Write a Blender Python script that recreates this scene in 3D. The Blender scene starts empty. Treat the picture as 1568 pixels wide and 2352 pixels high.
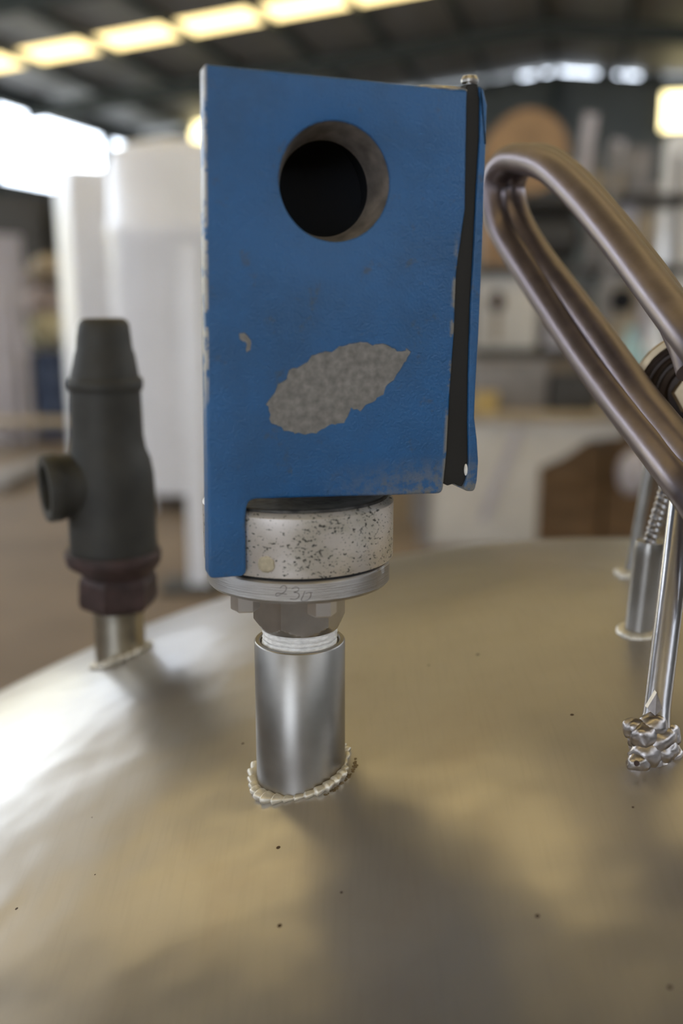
import bpy, bmesh, math, random
from mathutils import Vector, Matrix, noise
random.seed(7)
C = bpy.context.scene.collection
SC = bpy.context.scene
R = math.radians

# ------------------------------------------------------------ camera
FPX, PITCH, ZC = 2300.0, R(12.5), 1.75
cd = bpy.data.cameras.new('camera'); cam = bpy.data.objects.new('camera', cd); C.objects.link(cam)
cam.location = (0, 0, ZC); cam.rotation_euler = (R(90) - PITCH, 0, 0)
cd.sensor_fit = 'HORIZONTAL'; cd.sensor_width = 24.0; cd.lens = FPX / 1568 * 24.0
cd.clip_start = 0.02; cd.clip_end = 300
cd.dof.use_dof = True; cd.dof.focus_distance = 0.432; cd.dof.aperture_fstop = 4.0
SC.camera = cam
# ------------------------------------------------------------ sky, sun, exposure
w = bpy.data.worlds.new('sky'); SC.world = w; w.use_nodes = True
bgn = w.node_tree.nodes['Background']; bgn.inputs[0].default_value = (0.78, 0.87, 1.0, 1); bgn.inputs[1].default_value = 9.0
sd = bpy.data.lights.new('sun', 'SUN'); sun = bpy.data.objects.new('sun', sd); C.objects.link(sun)
sun.rotation_euler = (R(8), R(32), 0); sd.energy = 5.0; sd.angle = R(0.6); sd.color = (1.0, 0.94, 0.82)
SC.view_settings.view_transform = 'Standard'; SC.view_settings.look = 'None'
SC.view_settings.gamma = 1; SC.view_settings.use_curve_mapping = False
SC.view_settings.exposure = 0.0

CP, SP = math.cos(PITCH), math.sin(PITCH)
def ray(px, py):
    a, b = (px - 784) / FPX, (1176 - py) / FPX
    return Vector((a, CP + b * SP, -SP + b * CP))
CAM = Vector((0, 0, ZC))
def P(px, py, Y):
    """point of the place seen at a pixel of the photograph, at distance Y along the hall"""
    d = ray(px, py); return CAM + d * (Y / d.y)
def span(px, py, Y):
    """metres per pixel there"""
    d = ray(px, py); return Y / d.y / FPX
def PF(px, py, z=0.0):
    d = ray(px, py); return CAM + d * ((z - ZC) / d.z)

# ------------------------------------------------------------ materials
def mat(name, color, rough=0.5, metal=0.0, bump=0.0, bscale=200.0, var=0.0, vscale=8.0, spec=0.5, aniso=0.0, rvar=0.0, stretch=(1, 1, 1)):
    m = bpy.data.materials.new(name); m.use_nodes = True
    nt = m.node_tree; b = nt.nodes['Principled BSDF']
    b.inputs['Base Color'].default_value = (*color, 1); b.inputs['Roughness'].default_value = rough
    b.inputs['Metallic'].default_value = metal; b.inputs['Specular IOR Level'].default_value = spec
    tc = nt.nodes.new('ShaderNodeTexCoord'); mp = nt.nodes.new('ShaderNodeMapping'); mp.inputs['Scale'].default_value = stretch
    nt.links.new(tc.outputs['Object'], mp.inputs['Vector'])
    if var > 0:
        n = nt.nodes.new('ShaderNodeTexNoise'); n.inputs['Scale'].default_value = vscale; n.inputs['Detail'].default_value = 6
        nt.links.new(mp.outputs[0], n.inputs['Vector'])
        r = nt.nodes.new('ShaderNodeValToRGB'); r.color_ramp.elements[0].position = 0.3; r.color_ramp.elements[1].position = 0.7
        r.color_ramp.elements[0].color = (*[c * (1 - var) for c in color], 1)
        r.color_ramp.elements[1].color = (*[min(1, c * (1 + var)) for c in color], 1)
        nt.links.new(n.outputs['Fac'], r.inputs['Fac']); nt.links.new(r.outputs['Color'], b.inputs['Base Color'])
        if rvar > 0:
            mr = nt.nodes.new('ShaderNodeMapRange'); mr.inputs['To Min'].default_value = max(0.02, rough - rvar); mr.inputs['To Max'].default_value = rough + rvar
            nt.links.new(n.outputs['Fac'], mr.inputs['Value']); nt.links.new(mr.outputs[0], b.inputs['Roughness'])
    if bump > 0:
        n2 = nt.nodes.new('ShaderNodeTexNoise'); n2.inputs['Scale'].default_value = bscale; n2.inputs['Detail'].default_value = 4
        nt.links.new(mp.outputs[0], n2.inputs['Vector'])
        bp = nt.nodes.new('ShaderNodeBump'); bp.inputs['Strength'].default_value = bump; bp.inputs['Distance'].default_value = (0.06 if bscale > 50 else 0.3) / bscale
        nt.links.new(n2.outputs['Fac'], bp.inputs['Height']); nt.links.new(bp.outputs[0], b.inputs['Normal'])
    return m
def emis(name, color, s):
    m = bpy.data.materials.new(name); m.use_nodes = True; nt = m.node_tree
    nt.nodes.remove(nt.nodes['Principled BSDF']); e = nt.nodes.new('ShaderNodeEmission')
    e.inputs[0].default_value = (*color, 1); e.inputs[1].default_value = s
    nt.links.new(e.outputs[0], nt.nodes['Material Output'].inputs[0]); return m
class NT:
    """small helper for wiring bigger materials"""
    def __init__(s, m): s.m = m; s.t = m.node_tree; s.b = s.t.nodes['Principled BSDF']
    def n(s, typ, **kw):
        x = s.t.nodes.new(typ)
        for k, v in kw.items():
            if isinstance(v, (int, float, tuple, str)) and k in x.inputs.keys(): x.inputs[k].default_value = v
            else: setattr(x, k, v)
        return x
    def l(s, a, b): s.t.links.new(a, b)
    def mask(s, src, lo, hi):
        x = s.n('ShaderNodeMapRange'); x.inputs['From Min'].default_value = lo; x.inputs['From Max'].default_value = hi
        x.interpolation_type = 'SMOOTHERSTEP' if hi - lo > 0.1 else 'LINEAR'
        s.l(src, x.inputs['Value']); return x.outputs[0]
    def mix(s, fac, a, b):
        x = s.n('ShaderNodeMix', data_type='RGBA')
        s.l(fac, x.inputs[0])
        for v, i in ((a, 6), (b, 7)):
            if hasattr(v, 'type') and not isinstance(v, tuple): s.l(v, x.inputs[i])
            else: x.inputs[i].default_value = (*v, 1)
        return x.outputs[2]
    def math(s, op, a, b=None):
        x = s.n('ShaderNodeMath', operation=op)
        for v, i in ((a, 0), (b, 1)):
            if v is None: continue
            if isinstance(v, (int, float)): x.inputs[i].default_value = v
            else: s.l(v, x.inputs[i])
        return x.outputs[0]
    def noise(s, vec, scale, detail=3, rough=0.5):
        x = s.n('ShaderNodeTexNoise'); x.inputs['Scale'].default_value = scale; x.inputs['Detail'].default_value = detail; x.inputs['Roughness'].default_value = rough
        s.l(vec, x.inputs['Vector']); return x.outputs['Fac']

def m_dome():
    m = mat('brushed_stainless_head', (0.55, 0.53, 0.49), 0.27, 0.76); k = NT(m); tc = k.n('ShaderNodeTexCoord').outputs['Object']
    big = k.noise(tc, 7, 4); fine = k.noise(tc, 150, 2, 0.5)
    mp = k.n('ShaderNodeMapping'); mp.inputs['Scale'].default_value = (40, 520, 40); mp.inputs['Rotation'].default_value = (0, 0, 0.5); k.l(tc, mp.inputs['Vector'])
    brush = k.noise(mp.outputs[0], 1, 1, 0.5)
    mp3 = k.n('ShaderNodeMapping'); mp3.inputs['Scale'].default_value = (520, 35, 40); mp3.inputs['Rotation'].default_value = (0, 0, -0.15); k.l(tc, mp3.inputs['Vector'])
    brush2 = k.noise(mp3.outputs[0], 1, 1, 0.5)
    col = k.mix(k.mask(big, 0.25, 0.8), (0.455, 0.435, 0.415), (0.36, 0.34, 0.32))
    st = k.noise(tc, 16, 4, 0.6)
    col = k.mix(k.math('MULTIPLY', k.mask(st, 0.50, 0.80), 0.3), col, (0.34, 0.29, 0.26))
    col = k.mix(k.math('MULTIPLY', k.mask(brush2, 0.45, 0.75), 0.10), col, (0.30, 0.28, 0.26))
    # small dark specks
    v = k.n('ShaderNodeTexVoronoi', feature='F1'); v.inputs['Scale'].default_value = 60; k.l(tc, v.inputs['Vector'])
    wn = k.n('ShaderNodeTexWhiteNoise'); k.l(v.outputs['Position'], wn.inputs['Vector'])
    sp = k.math('MULTIPLY', k.math('LESS_THAN', v.outputs['Distance'], k.math('MULTIPLY', wn.outputs['Value'], 0.06)), k.math('GREATER_THAN', wn.outputs['Value'], 0.55))
    col = k.mix(sp, col, (0.05, 0.035, 0.03))
    k.l(col, k.b.inputs['Base Color'])
    ro = k.math('ADD', k.math('MULTIPLY', k.mask(big, 0.3, 0.7), 0.03), k.math('ADD', 0.279, k.math('MULTIPLY', k.noise(tc, 30, 1), 0.05)))
    k.l(ro, k.b.inputs['Roughness'])
    h = k.math('ADD', k.math('MULTIPLY', brush, 0.8), k.math('MULTIPLY', brush2, 0.5))
    bp = k.n('ShaderNodeBump'); bp.inputs['Strength'].default_value = 0.25; bp.inputs['Distance'].default_value = 0.00010
    k.l(h, bp.inputs['Height'])
    bp2 = k.n('ShaderNodeBump'); bp2.inputs['Strength'].default_value = 0.7; bp2.inputs['Distance'].default_value = 0.0034
    k.l(k.noise(tc, 14, 2), bp2.inputs['Height']); k.l(bp.outputs[0], bp2.inputs['Normal'])
    k.l(bp2.outputs[0], k.b.inputs['Normal']); return m

def m_paint(chips=True):
    """chipped sky-blue enamel; object coordinates are face coordinates in metres (x along the face, z up)"""
    m = mat('blue_enamel', (0.032, 0.135, 0.32), 0.42); k = NT(m); tc = k.n('ShaderNodeTexCoord').outputs['Object']
    sx = k.n('ShaderNodeSeparateXYZ'); k.l(tc, sx.inputs[0]); x, y, z = sx.outputs
    n1 = k.noise(tc, 25, 5, 0.6); n2 = k.noise(tc, 260, 5, 0.7); n3 = k.noise(tc, 90, 5, 0.65)
    col = k.mix(k.mask(n1, 0.3, 0.75), (0.019, 0.112, 0.300), (0.019, 0.088, 0.225))
    # grime flecks
    col = k.mix(k.math('MULTIPLY', k.mask(n3, 0.60, 0.70), 0.6), col, (0.06, 0.075, 0.09))
    # dirt towards the lower right border of the face
    d = k.math('MULTIPLY', k.mask(x, -0.005, 0.045), k.mask(k.math('MULTIPLY', z, -1.0), 0.070, 0.089))
    col = k.mix(k.math('MULTIPLY', d, k.mask(n2, 0.35, 0.6)), col, (0.20, 0.19, 0.155))
    # paint chipped off along the two upright borders
    e1 = k.mask(k.math('SUBTRACT', k.math('MULTIPLY', z, EDGE_S), x), EDGE_0 - 0.0010, EDGE_0 - 0.0004)
    e2 = k.math('MULTIPLY', k.mask(k.math('SUBTRACT', x, k.math('MULTIPLY', z, EDGE_R)), EDGE_1 - .0022, EDGE_1 - .0008), k.mask(n3, 0.47, 0.52))
    chip = k.mask(n3, 0.50, 0.54)
    chip1 = k.math('MULTIPLY', e1, k.mask(n3, 0.44, 0.50))
    # (chips stop above the leg)
    chip1 = k.math('MULTIPLY', chip1, k.mask(z, -0.055, -0.03))
    col = k.mix(chip1, col, (0.36, 0.35, 0.34))
    e2 = k.math('MULTIPLY', e2, k.math('MULTIPLY', k.mask(k.math('MULTIPLY', z, -1.0), -0.02, 0.0), 1.0 if chips else 0.0))
    col = k.mix(e2, col, (0.22, 0.21, 0.19))
    k.l(col, k.b.inputs['Base Color'])
    bp = k.n('ShaderNodeBump'); bp.inputs['Strength'].default_value = 0.8; bp.inputs['Distance'].default_value = 0.0005
    k.l(k.math('ADD', k.noise(tc, 900, 2), n2), bp.inputs['Height']); k.l(bp.outputs[0], k.b.inputs['Normal']); return m

def m_speckle():
    m = mat('pitted_aluminium', (0.62, 0.60, 0.56), 0.42, 1.0); k = NT(m); tc = k.n('ShaderNodeTexCoord').outputs['Object']
    mp = k.n('ShaderNodeMapping'); mp.inputs['Scale'].default_value = (1, 1, 1.5); k.l(tc, mp.inputs['Vector'])
    a = k.noise(mp.outputs[0], 620, 4, 0.65); b = k.noise(mp.outputs[0], 60, 3, 0.6)
    pit = k.mask(k.math('ADD', a, k.math('MULTIPLY', b, 0.28)), 0.728, 0.765)
    sx = k.n('ShaderNodeSeparateXYZ'); k.l(tc, sx.inputs[0])
    col = k.mix(k.mask(b, 0.4, 0.7), (0.74, 0.70, 0.67), (0.62, 0.59, 0.53))
    col = k.mix(pit, col, (0.05, 0.05, 0.045))
    k.l(col, k.b.inputs['Base Color'])
    k.l(k.math('ADD', 0.40, k.math('MULTIPLY', pit, 0.4)), k.b.inputs['Roughness'])
    k.l(k.math('SUBTRACT', 0.72, k.math('MULTIPLY', pit, 0.6)), k.b.inputs['Metallic'])
    bp = k.n('ShaderNodeBump'); bp.inputs['Strength'].default_value = 0.5; bp.inputs['Distance'].default_value = 0.0002; bp.invert = True
    k.l(pit, bp.inputs['Height']); k.l(bp.outputs[0], k.b.inputs['Normal']); return m

PSI = R(17)
e1 = Vector((math.cos(PSI), math.sin(PSI), 0)); ew = Vector((-math.sin(PSI), math.cos(PSI), 0)); e3 = Vector((0, 0, 1))
O = P(563, 1200, .3835)
def face_st(px, py):
    d = ray(px, py); t = (O - CAM).dot(ew) / d.dot(ew); p = CAM + d * t; return ((p - O).dot(e1), (p - O).z)
s0, t0_ = face_st(740, 640)
ORG = O + e1 * s0 + e3 * t0_
def F(px, py):
    s, t = face_st(px, py); return (s - s0, t - t0_)
(_xa, _za), (_xb, _zb) = F(469, 146), F(480, 1330)
EDGE_S = (_xb - _xa) / (_zb - _za); EDGE_0 = -(_xa - EDGE_S * _za)      # left border: x = EDGE_S * z - EDGE_0
(_xa, _za), (_xb, _zb) = F(1049, 625), F(1030, 980)
EDGE_R = (_xb - _xa) / (_zb - _za); EDGE_1 = _xa - EDGE_R * _za       # right border
M = {}
M['dome'] = m_dome(); M['paint'] = m_paint(); M['paint2'] = m_paint(False); M['speckle'] = m_speckle()
M['bare'] = mat('bare_primer_grey', (0.215, 0.205, 0.195), 0.6, 0.3, bump=0.9, bscale=700, var=0.28, vscale=330)
M['speckshade'] = mat('shaded_speckled_top', (0.05, 0.048, 0.045), 0.5, 0.6, bump=0.5, bscale=500, var=0.9, vscale=260)  # dark colour stands in for the box's shade and reflection on the disc
M['bore'] = mat('bare_casting', (0.19, 0.165, 0.145), 0.6, 0.3, bump=0.8, bscale=400, var=0.4, vscale=150)
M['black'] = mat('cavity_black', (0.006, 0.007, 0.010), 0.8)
M['rubber'] = mat('black_rubber', (0.012, 0.011, 0.010), 0.75, bump=0.4, bscale=600)
M['mach'] = mat('turned_stainless', (0.40, 0.38, 0.36), 0.36, 1.0, bump=0.25, bscale=1, stretch=(20, 20, 4000), var=0.06, vscale=0.6)
M['coupling'] = mat('polished_coupling_steel', (0.31, 0.292, 0.27), 0.37, 1.0, bump=0.12, bscale=500, var=0.14, vscale=45, rvar=0.06)
M['hex'] = mat('hex_nut_steel', (0.42, 0.40, 0.375), 0.36, 1.0, bump=0.3, bscale=500, var=0.1, vscale=100)
M['bolt'] = mat('bolt_steel', (0.62, 0.60, 0.58), 0.38, 1.0, bump=0.2, bscale=500)
M['tape'] = mat('thread_tape', (0.85, 0.84, 0.82), 0.5, 0.0, bump=0.8, bscale=900, var=0.15, vscale=400, stretch=(1, 1, 3))
M['weld'] = mat('weld_metal', (0.70, 0.67, 0.60), 0.45, 0.6, bump=0.8, bscale=700, var=0.2, vscale=250)
M['scorch'] = mat('weld_scorch', (0.16, 0.12, 0.07), 0.6, 0.4, var=0.4, vscale=200)
M['ink'] = mat('engraved_line', (0.06, 0.05, 0.045), 0.7)
M['cast'] = mat('dark_cast_iron', (0.030, 0.029, 0.025), 0.6, 0.0, bump=0.7, bscale=500, var=0.25, vscale=60)
M['rust'] = mat('rusty_brown_iron', (0.052, 0.030, 0.028), 0.6, 0.2, bump=0.7, bscale=400, var=0.35, vscale=80)
M['pipe'] = mat('dull_pipe_steel', (0.40, 0.37, 0.31), 0.36, 1.0, var=0.2, vscale=40)
M['chrome'] = mat('polished_rod_steel', (0.42, 0.40, 0.40), 0.28, 1.0, bump=0.3, bscale=420, var=0.1, vscale=60)
M['lump'] = mat('shiny_weld_lumps', (0.36, 0.33, 0.32), 0.33, 1.0, bump=0.8, bscale=450, var=0.25, vscale=200)
M['rod'] = mat('stained_rod_steel', (0.18, 0.148, 0.155), 0.38, 0.85, bump=0.4, bscale=700, var=0.12, vscale=120, rvar=0.12)
M['hub'] = mat('bronze_hub', (0.34, 0.27, 0.18), 0.38, 0.9, bump=0.4, bscale=300, var=0.3, vscale=60)
M['hubdark'] = mat('dark_hub_groove', (0.05, 0.035, 0.03), 0.5, 0.3)
# the hall
M['floor'] = mat('brown_concrete', (0.195, 0.150, 0.112), 0.75, var=0.18, vscale=1.2)
M['roof'] = mat('grey_roof_sheet', (0.27, 0.27, 0.26), 0.6, 0.0, var=0.2, vscale=0.6)
M['beam'] = mat('dark_green_steel', (0.035, 0.045, 0.045), 0.6)
M['wall'] = mat('grey_green_wall_sheet', (0.115, 0.125, 0.12), 0.7, var=0.15, vscale=0.8)
M['wallL'] = mat('dark_blue_grey_wall', (0.085, 0.10, 0.12), 0.7, var=0.25, vscale=0.7)
M['sky_panel'] = emis('translucent_roof_sheet', (1.0, 0.78, 0.36), 3.6)
M['lamp'] = emis('yellow_lit_window', (1.0, 0.86, 0.45), 5.0)
M['white'] = mat('white_plastic', (0.84, 0.85, 0.90), 0.35, var=0.04, vscale=3)
M['white2'] = mat('white_gloss_tank', (0.75, 0.75, 0.76), 0.22)
M['cream'] = mat('cream_sheet_metal', (0.62, 0.58, 0.52), 0.5, var=0.06, vscale=5)
M['wood'] = mat('brown_crate_wood', (0.15, 0.085, 0.035), 0.7, var=0.3, vscale=6, stretch=(1, 1, 6))
M['tan'] = mat('tan_board', (0.38, 0.31, 0.22), 0.65, var=0.2, vscale=6)
M['orange'] = mat('tan_orange_card', (0.36, 0.22, 0.11), 0.6, var=0.2, vscale=5)
M['dark'] = mat('dark_grey_iron', (0.045, 0.042, 0.038), 0.55, var=0.2, vscale=8)
M['grey'] = mat('mid_grey_steel', (0.23, 0.21, 0.20), 0.5, 0.2, var=0.15, vscale=8)
M['lilac'] = mat('pale_grey_plastic', (0.48, 0.45, 0.48), 0.5, var=0.1, vscale=8)
M['cyan'] = mat('pale_cyan_plastic', (0.34, 0.52, 0.54), 0.45)
M['yellow'] = mat('ochre_plastic', (0.48, 0.34, 0.12), 0.5)
M['navy'] = mat('navy_blue_drum', (0.035, 0.055, 0.11), 0.45)
M['sack'] = mat('pale_yellow_sack', (0.46, 0.42, 0.28), 0.8, bump=0.5, bscale=20, var=0.15, vscale=6)
M['pink'] = mat('pinkish_wrap', (0.38, 0.31, 0.29), 0.7, var=0.2, vscale=6)
M['out'] = mat('outside_ground', (0.42, 0.42, 0.42), 0.9, var=0.1, vscale=0.4)
M['outwall'] = mat('pale_yellow_render', (0.78, 0.70, 0.45), 0.9, var=0.05, vscale=0.4)

# ------------------------------------------------------------ mesh helpers
def obj(name, bm, m, parent=None, smooth=True, loc=None, label=None, angle=40):
    me = bpy.data.meshes.new(name)
    if loc is not None: bmesh.ops.translate(bm, verts=bm.verts, vec=-Vector(loc))
    bmesh.ops.recalc_face_normals(bm, faces=bm.faces)
    if smooth:
        ca = R(angle)
        for f in bm.faces: f.smooth = True
        for e in bm.edges:
            if len(e.link_faces) == 2 and e.calc_face_angle(0) > ca: e.smooth = False
    bm.to_mesh(me); bm.free()
    for mm in (m if isinstance(m, (list, tuple)) else [m]): me.materials.append(mm)
    o = bpy.data.objects.new(name, me); C.objects.link(o)
    if loc is not None: o.location = loc
    if parent is not None:
        o.parent = parent
        o.matrix_parent_inverse = Matrix.Identity(4)
        # children are authored in world space
        pw = world_of(parent)
        o.matrix_basis = pw.inverted() @ o.matrix_basis
    if label: o['label'] = label
    return o
def world_of(o):
    mb = Matrix.LocRotScale(o.location, o.rotation_euler, o.scale) if o.parent is None else o.matrix_basis.copy()
    return mb if o.parent is None else world_of(o.parent) @ mb
def empty(name, loc, label, cat, group=None, rot=(0, 0, 0)):
    o = bpy.data.objects.new(name, None); C.objects.link(o); o.location = loc; o.rotation_euler = rot
    o.empty_display_size = 0.02
    return tag(o, label, cat, group)
def tag(o, label, cat, group=None):
    o['label'] = label; o['category'] = cat; o['kind'] = 'thing'
    if group: o['group'] = group
    return o
def struct(o): o['kind'] = 'structure'; return o

def rings(bm, rs, cap0=True, cap1=True, close=False):
    """rs: list of rings (lists of Vectors, same count)"""
    vr = [[bm.verts.new(p) for p in r] for r in rs]; n = len(vr[0])
    K = len(vr)
    for i in range(K if close else K - 1):
        a, b = vr[i], vr[(i + 1) % K]
        for j in range(n):
            bm.faces.new((a[j], a[(j + 1) % n], b[(j + 1) % n], b[j]))
    if not close:
        if cap0: bm.faces.new(vr[0][::-1])
        if cap1: bm.faces.new(vr[-1])
    return vr
def circ(c, r, n=48, ax=None, ph=0.0):
    if ax is None: u, v = Vector((1, 0, 0)), Vector((0, 1, 0))
    else:
        ax = Vector(ax).normalized(); u = ax.orthogonal().normalized()
        h = Vector((0, 0, 1)) if abs(ax.z) < 0.9 else Vector((1, 0, 0))
        u = h.cross(ax).normalized(); v = ax.cross(u)
    return [Vector(c) + u * (r * math.cos(2 * math.pi * k / n + ph)) + v * (r * math.sin(2 * math.pi * k / n + ph)) for k in range(n)]
def lathe(bm, c, prof, n=64, ax=None, cap0=True, cap1=True):
    """prof: (r, h) along axis ax from point c"""
    a = Vector((0, 0, 1)) if ax is None else Vector(ax).normalized()
    rings(bm, [circ(Vector(c) + a * h, max(r, 1e-5), n, ax) for r, h in prof], cap0, cap1); return bm
def box(bm, c, s, rz=0.0, rx=0.0, ry=0.0, bev=0.0):
    r = bmesh.ops.create_cube(bm, size=1.0); vs = r['verts']
    bmesh.ops.scale(bm, verts=vs, vec=s)
    if bev > 0:
        es = list({e for v in vs for e in v.link_edges})
        q = bmesh.ops.bevel(bm, geom=es, offset=bev, segments=2, affect='EDGES', profile=0.6)
        vs = list({v for f in q['faces'] for v in f.verts} | {v for v in vs if v.is_valid})
        # collect the connected island
        seen = set(vs); st = list(vs)
        while st:
            v = st.pop()
            for e in v.link_edges:
                o = e.other_vert(v)
                if o not in seen: seen.add(o); st.append(o)
        vs = list(seen)
    m = Matrix.Translation(Vector(c)) @ Matrix.Rotation(rz, 4, 'Z') @ Matrix.Rotation(ry, 4, 'Y') @ Matrix.Rotation(rx, 4, 'X')
    bmesh.ops.transform(bm, matrix=m, verts=vs); return vs
def catmull(pts, k=8, closed=False):
    out = []; n = len(pts)
    rng = range(n if closed else n - 1)
    for i in rng:
        p0, p1, p2, p3 = (pts[(i - 1) % n] if closed or i > 0 else pts[0]), pts[i], pts[(i + 1) % n], (pts[(i + 2) % n] if closed or i + 2 < n else pts[-1])
        for j in range(k):
            t = j / k
            out.append(0.5 * ((2 * p1) + (p2 - p0) * t + (2 * p0 - 5 * p1 + 4 * p2 - p3) * t * t + (3 * p1 - p0 - 3 * p2 + p3) * t ** 3))
    if not closed: out.append(pts[-1].copy())
    return out
def tube(bm, path, r, n=16, caps=True):
    m = len(path); t0 = (path[1] - path[0]).normalized(); u = t0.orthogonal().normalized(); rs = []
    for i, p in enumerate(path):
        t = (path[min(i + 1, m - 1)] - path[max(i - 1, 0)]).normalized()
        u = (u - t * u.dot(t)).normalized(); v = t.cross(u)
        rr = r[i] if isinstance(r, (list, tuple)) else (r(i / (m - 1)) if callable(r) else r)
        rs.append([p + u * (rr * math.cos(2 * math.pi * k / n)) + v * (rr * math.sin(2 * math.pi * k / n)) for k in range(n)])
    rings(bm, rs, caps, caps); return bm
def rod(bm, a, b, r, n=16): return tube(bm, [Vector(a), Vector(a).lerp(Vector(b), .5), Vector(b)], r, n)
def blob(bm, c, s, seed=0, sub=2, amp=0.25, fr=2.0):
    r = bmesh.ops.create_icosphere(bm, subdivisions=sub, radius=1.0)
    for v in r['verts']:
        d = v.co.normalized(); k = 1 + amp * noise.noise(d * fr + Vector((seed * 3.1, seed * 1.7, 5)))
        v.co = Vector((d.x * s[0], d.y * s[1], d.z * s[2])) * k + Vector(c)
def NB(): return bmesh.new()

# ============================================================ the hall
YAW = R(13.8)
AV = Vector((math.sin(YAW), math.cos(YAW), 0)); AU = Vector((math.cos(YAW), -math.sin(YAW), 0))
def H(u, v, z): return AU * u + AV * v + Vector((0, 0, z))
RU, RZ, SL = -1.3, ZC + 5.96, 0.102
UL, UR, V0, V1 = -14.0, 11.4, -26.0, 30.0
def rz_at(u): return RZ - SL * abs(u - RU)
def quad(bm, pts): bm.faces.new([bm.verts.new(p) for p in pts])
def slab(bm, pts, th):
    a = [bm.verts.new(p) for p in pts]; b = [bm.verts.new(p + Vector((0, 0, th))) for p in pts]; n = len(pts)
    bm.faces.new(a[::-1]); bm.faces.new(b)
    for i in range(n): bm.faces.new((a[i], a[(i + 1) % n], b[(i + 1) % n], b[i]))
bm = NB(); slab(bm, [H(UL - 1, V0 - 1, -.1), H(UR + 1, V0 - 1, -.1), H(UR + 1, V1 + 1, -.1), H(UL - 1, V1 + 1, -.1)], .1)
struct(obj('floor', bm, M['floor'], smooth=False))
bm = NB(); slab(bm, [Vector((-80, -80, -.3)), Vector((80, -80, -.3)), Vector((80, 80, -.3)), Vector((-80, 80, -.3))], .1)
struct(obj('ground_outside', bm, M['out'], smooth=False))
def wallbox(name, u0, u1, v0, v1, z0, z1, m, parent=None):
    bm = NB(); slab(bm, [H(u0, v0, z0), H(u1, v0, z0), H(u1, v1, z0), H(u0, v1, z0)], z1 - z0)
    return obj(name, bm, m, parent, smooth=False)
# the roof: opaque sheets with cross strips of translucent sheet
STR = [(-19.9, -18.8), (-11.9, -10.8), (-3.9, -2.8), (3.8, 4.9), (7.5, 7.95), (12.0, 13.0), (20.2, 21.3)]
ceil = bpy.data.objects.new('ceiling', None); C.objects.link(ceil); struct(ceil)
def roof_piece(name, u0, u1, v0, v1, m, dz=0.0, th=.06):
    bm = NB(); slab(bm, [H(u0, v0, rz_at(u0) + dz), H(u1, v0, rz_at(u1) + dz), H(u1, v1, rz_at(u1) + dz), H(u0, v1, rz_at(u0) + dz)], th)
    o = obj(name, bm, m, ceil, smooth=False); return o
edges = [V0 - 1] + [e for s in STR for e in s] + [V1 + .4]
for i in range(0, len(edges), 2):
    for (a, b) in ((UL - .6, RU), (RU, UR + .6)): roof_piece('roof_sheet', a, b, edges[i], edges[i + 1], M['roof'])
for (a, b) in STR:
    us = [UL + .2 + 1.5 * k for k in range(17)] + [UR + .4]
    us = sorted([u for u in us if abs(u - RU) > .5] + [RU])
    for p, q in zip(us[:-1], us[1:]):
        roof_piece('skylight_panel', p, q, a, b, M['sky_panel'], th=.02)
for k in range(15):                                   # purlins along the hall
    u = UL + .3 + k * (UR - UL - .6) / 14
    bm = NB(); slab(bm, [H(u - .05, V0, rz_at(u) - .20), H(u + .05, V0, rz_at(u) - .20), H(u + .05, V1, rz_at(u) - .20), H(u - .05, V1, rz_at(u) - .20)], .17)
    obj('purlin', bm, M['beam'], ceil, smooth=False)
for v in (-22, -15.5, -6.5, 1.0, 8.6, 16.4, 24.0):        # frames across the hall
    for (a, b) in ((UL, RU), (RU, UR)):
        bm = NB(); slab(bm, [H(a, v - .1, rz_at(a) - .55), H(b, v - .1, rz_at(b) - .55), H(b, v + .1, rz_at(b) - .55), H(a, v + .1, rz_at(a) - .55)], .34)
        obj('rafter', bm, M['beam'], ceil, smooth=False)
# side walls: sheeted below, open band above
wl = struct(wallbox('wall_left', UL - .2, UL, 18.5, V1, 0, 4.35, M['wallL']))
wallbox('wall_sheet', UL - .2, UL, 0, 9.0, 0, 4.35, M['wallL'], wl)          # a wide doorway stands open between the two
wallbox('wall_sheet', UL - .2, UL, V0, 0, 0, 4.8, M['wallL'], wl)
bm = NB(); slab(bm, [H(UL - .1, V0, rz_at(UL) - .34), H(UL + .1, V0, rz_at(UL) - .34), H(UL + .1, V1, rz_at(UL) - .34), H(UL - .1, V1, rz_at(UL) - .34)], .3); obj('eaves_beam', bm, M['beam'], wl, smooth=False)
wr = struct(wallbox('wall_right', UR, UR + .2, 6, V1, 0, 4.9, M['wall']))
wallbox('wall_sheet', UR, UR + .2, V0, 6, 0, 5.2, M['wall'], wr)
for v in [V0 + .3 + 6.0 * k for k in range(10)]:
    wallbox('column', UL - .15, UL + .15, v - .12, v + .12, 0, rz_at(UL) - .02, M['beam'], wl)
    wallbox('column', UR - .15, UR + .15, v - .12, v + .12, 0, rz_at(UR) - .02, M['beam'], wr)
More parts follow.
